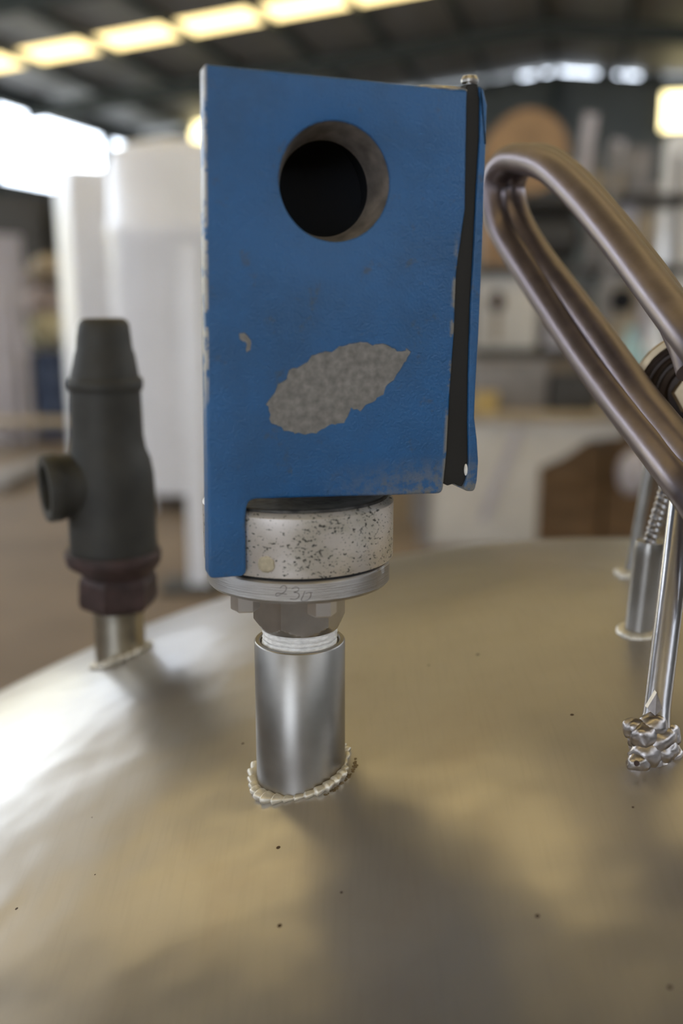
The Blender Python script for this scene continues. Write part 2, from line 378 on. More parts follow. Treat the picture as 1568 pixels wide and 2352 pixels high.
# far gable wall, its top stops short of the roof so that daylight shows through
we = bpy.data.objects.new('wall_far', None); C.objects.link(we); struct(we)
u = UL
while u < UR - .01:
    u2 = min(u + 1.27, UR); 
    if u < RU < u2: u2 = RU
    gap = .12 if abs(u - RU) < 1.3 else .065
    bm = NB(); pts = [H(u, V1, 0), H(u2, V1, 0), H(u2, V1, rz_at(u2) - gap), H(u, V1, rz_at(u) - gap)]
    off = AV * .1
    a = [bm.verts.new(p) for p in pts]; b = [bm.verts.new(p + off) for p in pts]
    bm.faces.new(a); bm.faces.new(b[::-1])
    for i in range(4): bm.faces.new((a[i], b[i], b[(i + 1) % 4], a[(i + 1) % 4]))
    obj('wall_sheet', bm, M['wall'], we, smooth=False); u = u2
for uu in (-9.5, -5.4, RU, 2.6, 6.2, 9.4):
    wallbox('wall_post', uu - .14, uu + .14, V1 - .25, V1, 0, rz_at(uu) - .15, M['beam'], we)
for j, (uu, du) in enumerate(((-3.6, .7), (-2.6, .35), (-1.9, .25), (-.2, .5), (.9, .6), (2.9, .4), (3.8, .9), (-4.9, .8))):
    wallbox('infill_strip', uu, uu + du, V1 - .02, V1 + .05, rz_at(uu) - .32, rz_at(uu) - .04, M['beam'], we)
# near gable wall behind the photographer, wide door opening
wb = struct(wallbox('wall_back', UL, -11.0, V0 - .2, V0, 0, 6.0, M['wall']))
wallbox('wall_sheet', 1.5, UR, V0 - .2, V0, 0, 6.0, M['wall'], wb)
wallbox('wall_sheet', -11.0, 1.5, V0 - .2, V0, 5.2, 6.8, M['wall'], wb)
# lit windows of the far wall / right wall seen as yellow discs
def lit_window(n, px, py, v, hw, hh):
    d = ray(px, py); t = v / d.dot(AV); p = CAM + d * t
    bm = NB(); c = p
    pts = [c - AU * hw + Vector((0, 0, -hh)), c + AU * hw + Vector((0, 0, -hh)), c + AU * hw + Vector((0, 0, hh)), c - AU * hw + Vector((0, 0, hh))]
    a = [bm.verts.new(q) for q in pts]; b = [bm.verts.new(q - AV * .05) for q in pts]
    bm.faces.new(b); bm.faces.new(a[::-1])
    for i in range(4): bm.faces.new((a[i], b[i], b[(i + 1) % 4], a[(i + 1) % 4]))
    o = struct(obj('window_%d' % n, bm, M['lamp'], smooth=False))
    bm = NB()
    for (sx, sz, lx, lz) in ((0, 1, hw + .08, .05), (0, -1, hw + .08, .05), (1, 0, .05, hh), (-1, 0, .05, hh)):
        box(bm, c - AV * .06 + AU * sx * (hw + .03) + Vector((0, 0, sz * (hh + .03))), (lx * 2, .1, lz * 2), -YAW)
    obj('window_frame', bm, M['beam'], o, smooth=False)
lit_window(1, 466, 305, V1 - .05, .36, .5)
lit_window(2, 1564, 256, V1 - .05, .52, .5)
# sunlit building outside the open left side
oc = H(-26, 20, 0)
bh = empty('outbuilding', oc, 'pale yellow sunlit building seen through the open band of the left wall', 'building')
bm = NB(); slab(bm, [H(-30, -6, 0), H(-24, -6, 0), H(-24, 45, 0), H(-30, 45, 0)], 5.6); obj('wall', bm, M['outwall'], bh, smooth=False)
bm = NB(); slab(bm, [H(-30.4, -6.4, 5.6), H(-23.6, -6.4, 5.6), H(-23.6, 45.4, 5.6), H(-30.4, 45.4, 5.6)], .2); obj('roof', bm, M['roof'], bh, smooth=False)
for k in range(5):
    bm = NB(); v = 4 + 8 * k; slab(bm, [H(-24.0, v, 3.2), H(-23.9, v, 3.2), H(-23.9, v + 1.6, 3.2), H(-24.0, v + 1.6, 3.2)], 1.5); obj('window', bm, M['grey'], bh, smooth=False)

# ============================================================ the vessel
TC = Vector((0.22551, 0.56990, 0)); TA, TB, TT = 1.34495, 1.73803, ZC - 0.173643
def dz(x, y):
    r2 = ((x - TC.x) ** 2 + (y - TC.y) ** 2) / TA ** 2
    return TT - TB + TB * math.sqrt(max(0, 1 - r2))
def dn(x, y):
    e = 1e-4; return Vector(((dz(x - e, y) - dz(x + e, y)) / (2 * e), (dz(x, y - e) - dz(x, y + e)) / (2 * e), 1)).normalized()
def on_dome(px, py):
    d = ray(px, py); t = .15
    while t < 3:
        p = CAM + d * t
        if p.z <= dz(p.x, p.y): return p
        t += .0005
    return CAM + d
tank = empty('pressure_vessel', (TC.x, TC.y, 0), 'large brushed stainless vessel with a domed top carrying the blue box and valve', 'tank')
TR = 0.64
bm = NB(); prof = []
for i in range(90):
    r = 1e-4 + TR * i / 89; prof.append((r, dz(TC.x + r, TC.y)))
ze = prof[-1][1]
for i in range(1, 9):
    a = i / 8 * math.pi / 2; prof.append((TR + .03 * math.sin(a), ze - .012 * i / 8 - .035 * (1 - math.cos(a))))
lathe(bm, (TC.x, TC.y, 0), prof, 160, cap1=False)
obj('dished_head', bm, M['dome'], tank, loc=(TC.x, TC.y, TT))
bm = NB(); zs = prof[-1][1]
lathe(bm, (TC.x, TC.y, 0), [(TR + .03, zs), (TR + .03, .42), (TR - .1, .34), (.1, .28)], 96, cap0=False)
obj('shell', bm, M['coupling'], tank, loc=(TC.x, TC.y, .9))
for k in range(3):
    a = R(30 + 120 * k); c = TC + Vector((math.cos(a), math.sin(a), 0)) * .5
    bm = NB(); lathe(bm, (c.x, c.y, 0), [(.07, 0), (.07, .012), (.03, .012), (.03, .42)], 24); obj('leg', bm, M['pipe'], tank, loc=(c.x, c.y, .2))

# weld seam builder: overlapping scale-like beads round a foot
def weld(c, r, w, h, n, parent, seed=0, out=1.0, k2=12):
    bm = NB(); ns = n * k2; rs = []
    for i in range(ns):
        a = 2 * math.pi * i / ns; f = (i % k2) / k2
        lump = 0.55 + 0.45 * (1 - f) ** 0.7 * min(1, f * 8 + .25)
        g = 0.85 + .7 * noise.noise(Vector((math.cos(a) * 2 + seed, math.sin(a) * 2, seed * 1.3)))
        ww = w * lump * g * out; hh = h * lump * g
        u = Vector((math.cos(a), math.sin(a), 0)); ring = []
        for j in range(9):
            b = math.pi * j / 8; q = Vector(c) + u * (r - .0008 + ww * math.sin(b) ** .8 * .5 + ww * .5 * (1 + math.cos(b)) * 1.0)
            q.z = dz(q.x, q.y) + hh * math.sin(b) ** .8 - .0004
            if b > math.pi * .5: q.z += hh * .55 * (b / math.pi - .5) * 2
            ring.append(q)
        q = Vector(c) + u * (r - .001); q.z = dz(q.x, q.y) - .001; ring.append(q)
        rs.append(ring)
    rings(bm, rs, close=True)
    obj('weld_bead', bm, M['weld'], parent, angle=80)

# ------------- coupling under the blue box
AX = P(688, 1470, 0.421).x; AY = 0.421
def zf(py, r): return P(690, py, AY - r).z          # height of a front point of a round part on the switch axis
bz = dz(AX, AY)
zt = zf(1503, .0201)
bm = NB(); n = 72
lathe(bm, (AX, AY, 0), [(.0201, bz - .012), (.0201, zt - .0006), (.0196, zt), (.0180, zt), (.0174, zt - .0006), (.0168, zt - .004), (.0168, zt - .03)], n)
sock = obj('coupling_socket', bm, M['coupling'], tank, loc=(AX, AY, bz))
weld((AX, AY, 0), .0201, .0050, .0036, 30, sock, seed=2)
# scorched trace to the right of the seam
bm = NB()
for i in range(30):
    a = R(-62 + 2.0 * i + random.uniform(-2, 2)); rr = .0250 + .0012 * random.random()
    x, y = AX + rr * math.cos(a), AY + rr * math.sin(a); s = random.uniform(.0006, .0014)
    blob(bm, (x, y, dz(x, y) - .0001), (s, s, .0003), i, 1, .4)
obj('scorch_mark', bm, M['scorch'], sock)

# ============================================================ pressure switch (blue box)
BM_ = Matrix((( e1.x, ew.x, 0, ORG.x), (e1.y, ew.y, 0, ORG.y), (0, 0, 1, ORG.z), (0, 0, 0, 1)))
ps = empty('pressure_switch', (AX, AY, zf(1468, .0196)), 'blue painted square instrument box with round hole and bare grey patch on a steel neck', 'switch')
def face_obj(name, bm, m, parent=ps, label=None, angle=35):
    """mesh authored in face coordinates: x along the face, y into the box, z up"""
    me = bpy.data.meshes.new(name); bmesh.ops.recalc_face_normals(bm, faces=bm.faces)
    for f in bm.faces: f.smooth = True
    for e in bm.edges:
        if len(e.link_faces) == 2 and e.calc_face_angle(0) > R(angle): e.smooth = False
    bm.to_mesh(me); bm.free()
    for mm in (m if isinstance(m, (list, tuple)) else [m]): me.materials.append(mm)
    o = bpy.data.objects.new(name, me); C.objects.link(o); o.parent = parent
    o.matrix_basis = world_of(parent).inverted() @ BM_
    if label: o['label'] = label
    return o
def roundpoly(pts, rad, k=5):
    """pts: (x,z); rad: one radius per corner"""
    out = []; n = len(pts)
    for i in range(n):
        p = Vector(pts[i]); a = Vector(pts[i - 1]); b = Vector(pts[(i + 1) % n]); r = rad[i] if isinstance(rad, (list, tuple)) else rad
        if r <= 0: out.append(p); continue
        da, db = (a - p), (b - p); la, lb = da.length, db.length; da.normalize(); db.normalize()
        ang = da.angle(db); tl = min(r / math.tan(ang / 2), la * .45, lb * .45)
        p1, p2 = p + da * tl, p + db * tl
        for j in range(k + 1):
            t = j / k; out.append((1 - t) ** 2 * p1 + 2 * t * (1 - t) * p + t * t * p2)
    return out
def inset(poly, d):
    n = len(poly); out = []; area = sum(poly[i].x * poly[(i + 1) % n].y - poly[(i + 1) % n].x * poly[i].y for i in range(n)); sg = 1 if area > 0 else -1
    for i in range(n):
        a, p, b = poly[i - 1], poly[i], poly[(i + 1) % n]
        n1 = Vector((-(p - a).y, (p - a).x)); n2 = Vector((-(b - p).y, (b - p).x))
        if n1.length < 1e-9: n1 = n2
        if n2.length < 1e-9: n2 = n1
        m_ = (n1.normalized() + n2.normalized()); m_ = m_.normalized() / max(.5, math.cos(n1.angle(n2) / 2) if n1.length and n2.length else 1)
        out.append(p + m_ * d * sg)
    return out
def dense(poly, step):
    out = []; n = len(poly)
    for i in range(n):
        a, b = poly[i], poly[(i + 1) % n]; k = max(1, int((b - a).length / step))
        for j in range(k): out.append(a.lerp(b, j / k))
    return out
def prism(bm, poly, y0, y1, r0, fill0=True, fill1=True, k=4):
    """rounded front border: y0 is the front; r0 border rounding"""
    rs = []
    for j in range(k + 1):
        a = math.pi / 2 * j / k; q = inset(poly, r0 * (1 - math.sin(a))); rs.append([Vector((p.x, y0 + r0 * (1 - math.cos(a)), p.y)) for p in q])
    rs.append([Vector((p.x, y1, p.y)) for p in poly])
    return rings(bm, rs, fill0, fill1)

out_px = [(469, 146), (1073, 207), (1069, 480), (1049, 625), (1044, 760), (1034, 900), (1027, 1040), (1017, 1134), (905, 1138), (570, 1147), (564, 1190), (566, 1324), (480, 1330), (471, 620)]
rad = [.0011, .0008, .01, .01, .01, .01, .01, .0028, .01, .0065, .004, .0028, .0022, .01]
poly = dense(roundpoly([F(*p) for p in out_px], rad), .004)
bm = NB()
vr = prism(bm, poly, 0, .009, .0012, fill0=False, fill1=False)
front = vr[0]
# bore
hc = Vector(F(770, 418)); HR = .0217; nb = 64
def cc(c, r, y, n=nb): return [Vector((c.x + r * math.cos(2 * math.pi * k / n), y, c.y + r * math.sin(2 * math.pi * k / n))) for k in range(n)]
ic = hc + Vector((-.0002, -.0012))
loop_edges = []
def ring_verts(vs): return [bm.verts.new(v) for v in vs]
h0 = ring_verts(cc(hc, HR + .0009, 0)); h1 = ring_verts(cc(hc, HR + .0003, .0002)); h2 = ring_verts(cc(hc, HR, .0009))
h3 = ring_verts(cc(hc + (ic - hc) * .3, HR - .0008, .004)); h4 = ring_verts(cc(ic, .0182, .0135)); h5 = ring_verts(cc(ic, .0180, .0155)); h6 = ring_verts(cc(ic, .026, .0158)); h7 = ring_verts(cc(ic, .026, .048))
def bridge(a, b, mi):
    for k in range(len(a)):
        f = bm.faces.new((a[k], a[(k + 1) % len(a)], b[(k + 1) % len(b)], b[k])); f.material_index = mi
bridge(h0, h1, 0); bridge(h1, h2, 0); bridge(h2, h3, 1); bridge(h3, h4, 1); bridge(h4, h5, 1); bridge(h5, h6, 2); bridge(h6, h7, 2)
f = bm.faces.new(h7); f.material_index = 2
# bare patches: recessed islands
def jag(poly, step, amp, seed):
    q = dense(poly, step); out = []
    for i, p in enumerate(q):
        v = Vector((p.x * 500, p.y * 500, seed)); out.append(p + Vector((noise.noise(v), noise.noise(v + Vector((9, 4, 1))))) * amp)
    return out
c2 = lambda L: [Vector(F(440 + a / 2.178, 620 + b / 2.178)) for a, b in L]
patchA = jag(c2([(373, 672), (415, 612), (432, 572), (478, 545), (484, 498), (512, 490), (560, 470), (600, 430), (640, 411), (700, 404), (735, 383), (790, 368), (862, 360), (905, 374), (962, 368), (1005, 388), (1050, 403), (1080, 388), (1096, 408), (1078, 455), (1045, 500), (1015, 555), (978, 578), (962, 622), (920, 655), (870, 682), (840, 710), (800, 692), (782, 728), (762, 766), (700, 776), (640, 812), (570, 824), (500, 816), (450, 790), (397, 765), (384, 705)]), .0012, .0011, 1)
patchB = jag(c2([(233, 318), (268, 314), (302, 355), (296, 400), (274, 416), (268, 395), (278, 372), (240, 348)]), .0010, .0005, 4)
backring = vr[-1]; hb = ring_verts(cc(hc, HR + .001, .009))
edb = [bm.edges.get((L[k], L[(k + 1) % len(L)])) or bm.edges.new((L[k], L[(k + 1) % len(L)])) for L in (backring, hb) for k in range(len(L))]
bmesh.ops.triangle_fill(bm, use_beauty=True, edges=edb, normal=(0, 1, 0))
fill_loops = [front, h0]
def patch_wall(poly):
    a = ring_verts([Vector((p.x, 0, p.y)) for p in poly]); b = ring_verts([Vector((p.x, .00035, p.y)) for p in inset(poly, .0002)])
    for k in range(len(a)): bm.faces.new((a[k], a[(k + 1) % len(a)], b[(k + 1) % len(b)], b[k]))
    return a
fill_loops += [patch_wall(patchA), patch_wall(patchB)]
ed = []
for L in fill_loops:
    for k in range(len(L)):
        e = bm.edges.get((L[k], L[(k + 1) % len(L)])) or bm.edges.new((L[k], L[(k + 1) % len(L)])); ed.append(e)
g = bmesh.ops.triangle_fill(bm, use_beauty=True, use_dissolve=False, edges=ed, normal=(0, -1, 0))
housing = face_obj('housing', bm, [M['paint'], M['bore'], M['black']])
for i, (pp, nm) in enumerate(((patchA, 'bare_patch'), (patchB, 'bare_patch'))):
    bm = NB(); q = inset(pp, -.0002)
    vs = [bm.verts.new(Vector((p.x, .0003, p.y))) for p in q]; es = [bm.edges.new((vs[k], vs[(k + 1) % len(vs)])) for k in range(len(vs))]
    bmesh.ops.triangle_fill(bm, use_beauty=True, edges=es, normal=(0, -1, 0))
    face_obj(nm, bm, M['bare'], housing, 'large leaf-shaped grey area where the blue paint has flaked off' if i == 0 else 'small grey chip in the blue paint near the left border')
# body behind the face plate
bx = [F(500, 175), F(1062, 225), F(1012, 1110), F(600, 1128)]
bm = NB(); pl = roundpoly([(bx[0][0] + .016, bx[0][1] - .004), (bx[1][0] - .003, bx[1][1] - .003), (bx[2][0] - .003, bx[2][1] + .003), (bx[3][0] + .014, bx[3][1] + .003)], .006)
back = [[Vector((p.x, y, p.y)) for p in (pl if y < .05 else inset(pl, .004))] for y in (.0088, .030, .085)]
rings(bm, [back[0], back[1], back[2], [Vector((p.x, .090, p.y)) for p in inset(pl, .010)]], False, True)
face_obj('case_body', bm, M['paint'])
# gasket and lid at the right
gas_px = [(1077, 190), (1101, 189), (1106, 225), (1104, 320), (1097, 430), (1091, 560), (1083, 700), (1078, 860), (1077, 960), (1078, 1060), (1073, 1100), (1067, 1122), (1050, 1112), (1034, 1118), (1022, 1108), (1030, 1040), (1037, 900), (1047, 760), (1052, 625), (1072, 480), (1076, 205)]
gas_px = [(x - 3 if x < 1070 or (x < 1078 and y < 500) else x, y) for x, y in gas_px]
pg = dense(roundpoly([F(*p) for p in gas_px], .0012, 2), .004)
bm = NB(); prism(bm, pg, .0016, .046, .0006)
face_obj('gasket', bm, M['rubber'])
lid_px = [(1101, 196), (1112, 205), (1120, 240), (1117, 330), (1113, 450), (1108, 600), (1101, 760), (1093, 900), (1091, 960), (1097, 1010), (1100, 1060), (1097, 1105), (1091, 1130), (1072, 1129), (1066, 1121), (1073, 1100), (1078, 1060), (1077, 960), (1078, 860), (1083, 700), (1091, 560), (1097, 430), (1104, 320), (1106, 225)]
pg = dense(roundpoly([F(*p) for p in lid_px], [.0012] * 12 + [.003, .003] + [.0012] * 10, 3), .004)
bm = NB(); prism(bm, pg, .0006, .046, .0007)
lid = face_obj('lid', bm, M['paint2'])
# lid screws: a head on top and one on the right, and a white blob painting the glint at a hole
bm = NB(); c = F(1088, 192); lathe(bm, (c[0], .004, c[1] - .001), [(.0012, 0), (.0012, .002), (.0032, .002), (.0034, .003), (.0026, .0045)], 20); face_obj('lid_screw', bm, M['bolt'])
bm = NB(); c = F(1116, 222); lathe(bm, (c[0] - .001, .012, c[1]), [(.0012, 0), (.0012, .002), (.003, .002), (.003, .0035), (.002, .0045)], 20, ax=(1, 0, 0)); face_obj('lid_screw', bm, M['bolt'])
bm = NB(); blob(bm, (F(1072, 1080)[0], .0012, F(1072, 1080)[1]), (.0007, .0012, .0026), 1, 2, .1); face_obj('hole_glint', bm, M['tape'])
bm = NB(); blob(bm, (F(1020, 196)[0], .003, F(1020, 196)[1] - .0008), (.011, .003, .0012), 3, 3, .2, 3); face_obj('paint_lip', bm, M['bolt'], housing, 'bare metal lip along the top border')

# capsule, flange, bolts, hex, thread tape
zc1, zc0 = zf(1192, .0408), zf(1331, .0408)
bm = NB()
lathe(bm, (AX, AY, 0), [(.037, zc0 - .001), (.0404, zc0), (.0408, zc0 + .0005), (.0408, zc1 - .0003), (.0404, zc1 + .0001), (.0372, zc1 + .0022), (.0365, zc1 + .0022), (.0355, zc1 + .0012), (.0350, zc1 + .0004)], 128, cap1=False)
obj('pressure_capsule', bm, M['speckle'], ps, loc=(AX, AY, zc0))
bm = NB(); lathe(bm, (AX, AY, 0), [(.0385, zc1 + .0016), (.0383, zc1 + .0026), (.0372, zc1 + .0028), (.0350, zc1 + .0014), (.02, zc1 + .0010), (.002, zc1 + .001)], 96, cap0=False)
obj('capsule_top', bm, M['speckshade'], ps, loc=(AX, AY, zc1))
bm = NB()     # crusty lump on the far right of the rim, wax plug on the front
for i in range(26):
    a = R(8 + random.uniform(-9, 22)); blob(bm, (AX + .0392 * math.cos(a), AY + .0392 * math.sin(a), zc1 + .0012 + random.uniform(0, .0022)), (.0011, .0011, .0008), i, 1, .6)
obj('rim_corrosion', bm, M['speckle'], ps)
d = ray(611, 1297); aa = d.x ** 2 + d.y ** 2; bb = -2 * (d.x * AX + d.y * AY); c_ = AX ** 2 + AY ** 2 - .0408 ** 2
t = (-bb - math.sqrt(bb * bb - 4 * aa * c_)) / 2 / aa; pp = CAM + d * t; nn = Vector((pp.x - AX, pp.y - AY, 0)).normalized()
bm = NB(); lathe(bm, pp - nn * .0004, [(.0037, 0), (.0034, .0006), (.0026, .0009), (.001, .0009)], 24, ax=nn)
for v in bm.verts: v.co += Vector((noise.noise(v.co * 900), noise.noise(v.co * 900 + Vector((3, 1, 2))), noise.noise(v.co * 900 + Vector((7, 5, 2))))) * .0005
obj('sealed_plug', bm, mat('plug_filler', (0.42, 0.37, 0.27), .6, .3, var=.2, vscale=500), ps, label='pale tan filled plug on the speckled drum')
zg0 = zf(1338, .0398); zb = zf(1389, .0395)
bm = NB(); lathe(bm, (AX, AY, 0), [(.0378, zg0 - .002), (.0378, zc0 + .0012)], 96); obj('dark_gap_ring', bm, M['rubber'], ps, loc=(AX, AY, zg0))  # black ring stands in for the shaded gap between capsule and flange
bm = NB(); lathe(bm, (AX, AY, 0), [(.036, zb), (.0388, zb), (.0395, zb + .0008), (.0398, zb + .0014), (.0398, zg0 - .0008), (.0390, zg0), (.0300, zg0)], 128)
# two machined flats on the right of the flange
for v in bm.verts:
    a = math.degrees(math.atan2(v.co.y - AY, v.co.x - AX)); rr = math.hypot(v.co.x - AX, v.co.y - AY)
    if rr > .0375 and (-34 < a < -14 or -10 < a < 8):
        mid = R(-24 if a < -12 else -1); q = .0398 * math.cos(R(9.5)) / math.cos(R(a) - mid)
        k = min(rr, q); v.co.x = AX + k * math.cos(R(a)); v.co.y = AY + k * math.sin(R(a))
obj('flange', bm, M['mach'], ps, loc=(AX, AY, zb), angle=20)
fl = ps.children[-1] if ps.children else None
# scratched handwriting 230 on the flange
RF = .0398
def on_cyl(px, py, r):
    d = ray(px, py); aa = d.x ** 2 + d.y ** 2; bb = -2 * (d.x * AX + d.y * AY); c_ = AX ** 2 + AY ** 2 - r * r
    t = (-bb - math.sqrt(max(0, bb * bb - 4 * aa * c_))) / 2 / aa; return CAM + d * t
strokes = [[(568, 757), (590, 742), (609, 752), (603, 776), (577, 796), (548, 808), (540, 800), (552, 790), (578, 794), (613, 798)],
           [(643, 764), (668, 751), (689, 760), (682, 777), (657, 785), (684, 790), (691, 810), (668, 830), (632, 828)],
           [(728, 778), (716, 808), (705, 838), (733, 839), (758, 824), (768, 800), (762, 784)], [(733, 792), (752, 786), (778, 786)]]
def tree(o, i): pass
bm = NB()
for s in strokes:
    pts = catmull([on_cyl(440 + a / 2.8, 1080 + b / 2.8, RF) for a, b in s], 6); tube(bm, pts, .00013, 6)
obj('scratched_number', bm, M['ink'], ps, label='number 230 scratched by hand in thin dark lines')
# bolts
for a in (-131, -71, 49, 109):
    x, y = AX + .0325 * math.cos(R(a)), AY + .0325 * math.sin(R(a))
    bm = NB(); lathe(bm, (x, y, 0), [(.0036, zb - .0068), (.0054, zb - .0068), (.0060, zb - .0062), (.0060, zb - .0006), (.0062, zb - .0004), (.0062, zb + .0002)], 6)
    bmesh.ops.rotate(bm, verts=bm.verts, cent=(x, y, 0), matrix=Matrix.Rotation(R(a + 18), 3, 'Z'))
    obj('bolt', bm, M['bolt'], ps, smooth=False, loc=(x, y, zb))
# hexagon
zh0 = zf(1470, .0196)
bm = NB(); rs = []; n = 144
for (z, rc) in ((zb + .001, 1), (zh0 + .0044, .0206), (zh0 + .0038, .0200), (zh0 + .0030, .0193), (zh0 + .0020, .0185), (zh0 + .0010, .0178), (zh0, .0173), (zh0, .012)):
    ring = []
    for k in range(n):
        a = 2 * math.pi * k / n; rel = (math.degrees(a) + 110) % 60 - 30; hr = .0203 * math.cos(R(30)) / math.cos(R(rel)); r_ = min(hr, rc)
        ring.append(Vector((AX + r_ * math.cos(a), AY + r_ * math.sin(a), z)))
    rs.append(ring)
rings(bm, rs); obj('hex_nut', bm, M['hex'], ps, loc=(AX, AY, zh0), angle=18)
bm = NB(); prof = []
zt0 = zt - .003
for i in range(24):
    z = zt0 + (zh0 + .001 - zt0) * i / 23; prof.append((.0164 + .00025 * math.sin(i * 1.3) + (.0004 if i < 6 else 0), z))
lathe(bm, (AX, AY, 0), prof, 96)
for v in bm.verts: v.co += (v.co - Vector((AX, AY, v.co.z))) * .03 * noise.noise(v.co * 500)
obj('thread_tape', bm, M['tape'], ps, loc=(AX, AY, zt0))

# ============================================================ safety valve at the left
def pxl(rows, Y, n=48, bm=None, caps=True):
    """round upright shape read row by row: (py, left px, right px)"""
    bm = bm or NB(); rs = []
    for py, a, b in rows:
        c = P((a + b) / 2, py, Y); r = (b - a) / 2 * span((a + b) / 2, py, Y); rs.append(circ(c, r, n))
    rings(bm, rs[::-1], caps, caps); return bm
VB = on_dome(272, 1510); VY = VB.y
sv = empty('relief_valve', P(270, 1400, VY), 'dark cast relief valve standing on a short pipe left of the blue box', 'valve')
obj('valve_cap', pxl([(731, 196, 280), (735, 186, 289), (745, 180, 296), (775, 176, 300), (800, 175, 303), (815, 171, 309), (868, 163, 319)], VY), M['cast'], sv)
obj('cap_ring', pxl([(866, 160, 322), (872, 156, 327), (886, 156, 328), (896, 160, 326)], VY), M['cast'], sv)
bm = pxl([(894, 163, 322), (930, 163, 324), (1000, 165, 328), (1030, 163, 334), (1055, 160, 345), (1090, 158, 352), (1130, 158, 355), (1200, 160, 357), (1255, 163, 360), (1268, 164, 360)], VY, 64)
obj('valve_body', bm, M['cast'], sv)
# outlet, pointing to the left and a little towards the camera
oc = P(232, 1108, VY); oax = Vector((-.88, -.47, -.03)).normalized(); sc = span(232, 1117, VY)
bm = NB(); L = .036
lathe(bm, oc, [(.024, .0), (.0215, .020), (.0208, .026), (.0215, .0275), (.0220, .029), (.0220, L), (.0212, L + .001), (.0165, L + .001), (.0155, L), (.0155, .012)], 48, ax=oax)
obj('outlet', bm, M['cast'], sv)
obj('valve_flange', pxl([(1262, 152, 366), (1268, 150, 369), (1290, 156, 368), (1298, 168, 362), (1306, 182, 356), (1318, 194, 350)], VY, 64), M['rust'], sv)
bm = NB(); rs = []
for py, hw in ((1312, 74), (1320, 80), (1330, 84), (1376, 84), (1388, 80), (1392, 74)):
    c = P(272, py, VY); rs.append(circ(c, hw * span(272, py, VY) * 1.06, 6, None, R(22)))
rings(bm, rs[::-1]); obj('hex_nut', bm, M['rust'], sv, smooth=False)
c0 = P(272, 1396, VY); rp = 57 * span(272, 1450, VY)
bm = NB(); zb2 = dz(c0.x, c0.y); lathe(bm, (c0.x, c0.y, 0), [(rp, zb2 - .015), (rp, c0.z - .004), (rp + .001, c0.z - .003), (rp + .001, c0.z - .0005), (rp - .001, c0.z)], 48)
vs_ = obj('valve_socket', bm, M['pipe'], tank, loc=(c0.x, c0.y, zb2))
weld((c0.x, c0.y, 0), rp, .006, .005, 22, vs_, seed=5)

# ============================================================ clamp posts and handle at the right
pb = on_dome(1497, 1735)
def lean(px0, py0, px1, py1, Y): return P(px0, py0, Y), P(px1, py1, Y)
a, b = pb + Vector((0, 0, .004)), P(1576, 1060, pb.y + .05)
bm = NB(); k = 24; path = [a.lerp(b, i / k) for i in range(k + 1)]; tube(bm, path, lambda t: .0056 + .0016 * max(0, 1 - t * 9), 32)
# flattened foot and notch
post = obj('clamp_post', bm, M['chrome'], tank)
bm = NB(); nrm = Vector((0, -1, 0))
_p = min(path, key=lambda p: (p - P(1503, 1628, p.y)).length); q = P(1504, 1628, _p.y - .0066); dpt = [q + Vector((0, -.0006, .0075)), q + Vector((-.0032, .0004, 0)), q + Vector((0, -.0008, -.0028)), q + Vector((.0032, .0004, 0))]
v4 = [bm.verts.new(p) for p in dpt]; v5 = [bm.verts.new(p + Vector((0, .003, 0))) for p in dpt]; bm.faces.new(v4); bm.faces.new(v5[::-1])
for i in range(4): bm.faces.new((v4[i], v5[i], v5[(i + 1) % 4], v4[(i + 1) % 4]))
obj('dented_facet', bm, M['lump'], post, smooth=False)
bm = NB(); blob(bm, P(1502, 1722, pb.y + .001), (.0098, .0085, .0105), 77, 4, .22, 2.4)
for i, (px, py, s, dd) in enumerate([(1455, 1672, .0042, 0), (1478, 1690, .005, -.003), (1500, 1700, .0072, 0), (1520, 1720, .006, 0), (1485, 1730, .0062, -.003), (1466, 1752, .0042, -.006), (1490, 1758, .005, -.004), (1512, 1755, .0052, -.002), (1540, 1735, .0045, 0), (1534, 1690, .0045, .003), (1500, 1668, .0052, 0), (1465, 1700, .0036, 0), (1530, 1765, .0036, 0)]):
    c = P(px, py, pb.y + dd); blob(bm, c, (s * 1.25, s, s * 1.15), i, 3, .22, 1.6)
obj('weld_bead', bm, M['lump'], post, angle=80, label='lumpy shiny weld round the foot of the post')
bm = NB(); lathe(bm, P(1462, 1754, pb.y - .0118), [(.0012, 0), (.0010, .001)], 16, ax=(0, 1, 0)); obj('weld_pore', bm, M['rust'], post)
# second socket with threaded stud
sb = on_dome(1466, 1450); Y2 = sb.y
a = sb + Vector((0, 0, -.006)); b = P(1492, 1243, Y2); r2 = .0076 
bm = NB(); kk = 16; tube(bm, [a.lerp(b, i / kk) for i in range(kk + 1)], lambda t: r2 if t < .97 else r2 - .0006, 40)
s2 = obj('stud_socket', bm, M['coupling'], tank)
bm = NB()
for i in range(26):
    an = 2 * math.pi * i / 26; x, y = sb.x + (.0085) * math.cos(an), sb.y + .0085 * math.sin(an); blob(bm, (x, y, dz(x, y)), (.0036, .0036, .0024), i, 2, .3)
obj('weld_bead', bm, M['weld'], s2, angle=80)
hubc = P(1592, 905, Y2 - .01)
bm = NB(); n = 260; dirn = (hubc - b); 
def thr(t): return .0032 + .00045 * (1 if (t * 34) % 1 < .5 else -1) * min(1, 4 * abs(((t * 34) % .5) - .25) + .3)
tube(bm, [b.lerp(hubc, i / n) for i in range(n + 1)], lambda t: .0032 + .0004 * (abs(((t * 24) % 1) * 2 - 1) * 2 - 1), 20)
stud = tag(obj('threaded_stud', bm, M['chrome']), 'threaded steel stud rising from its socket behind the shiny post', 'stud')
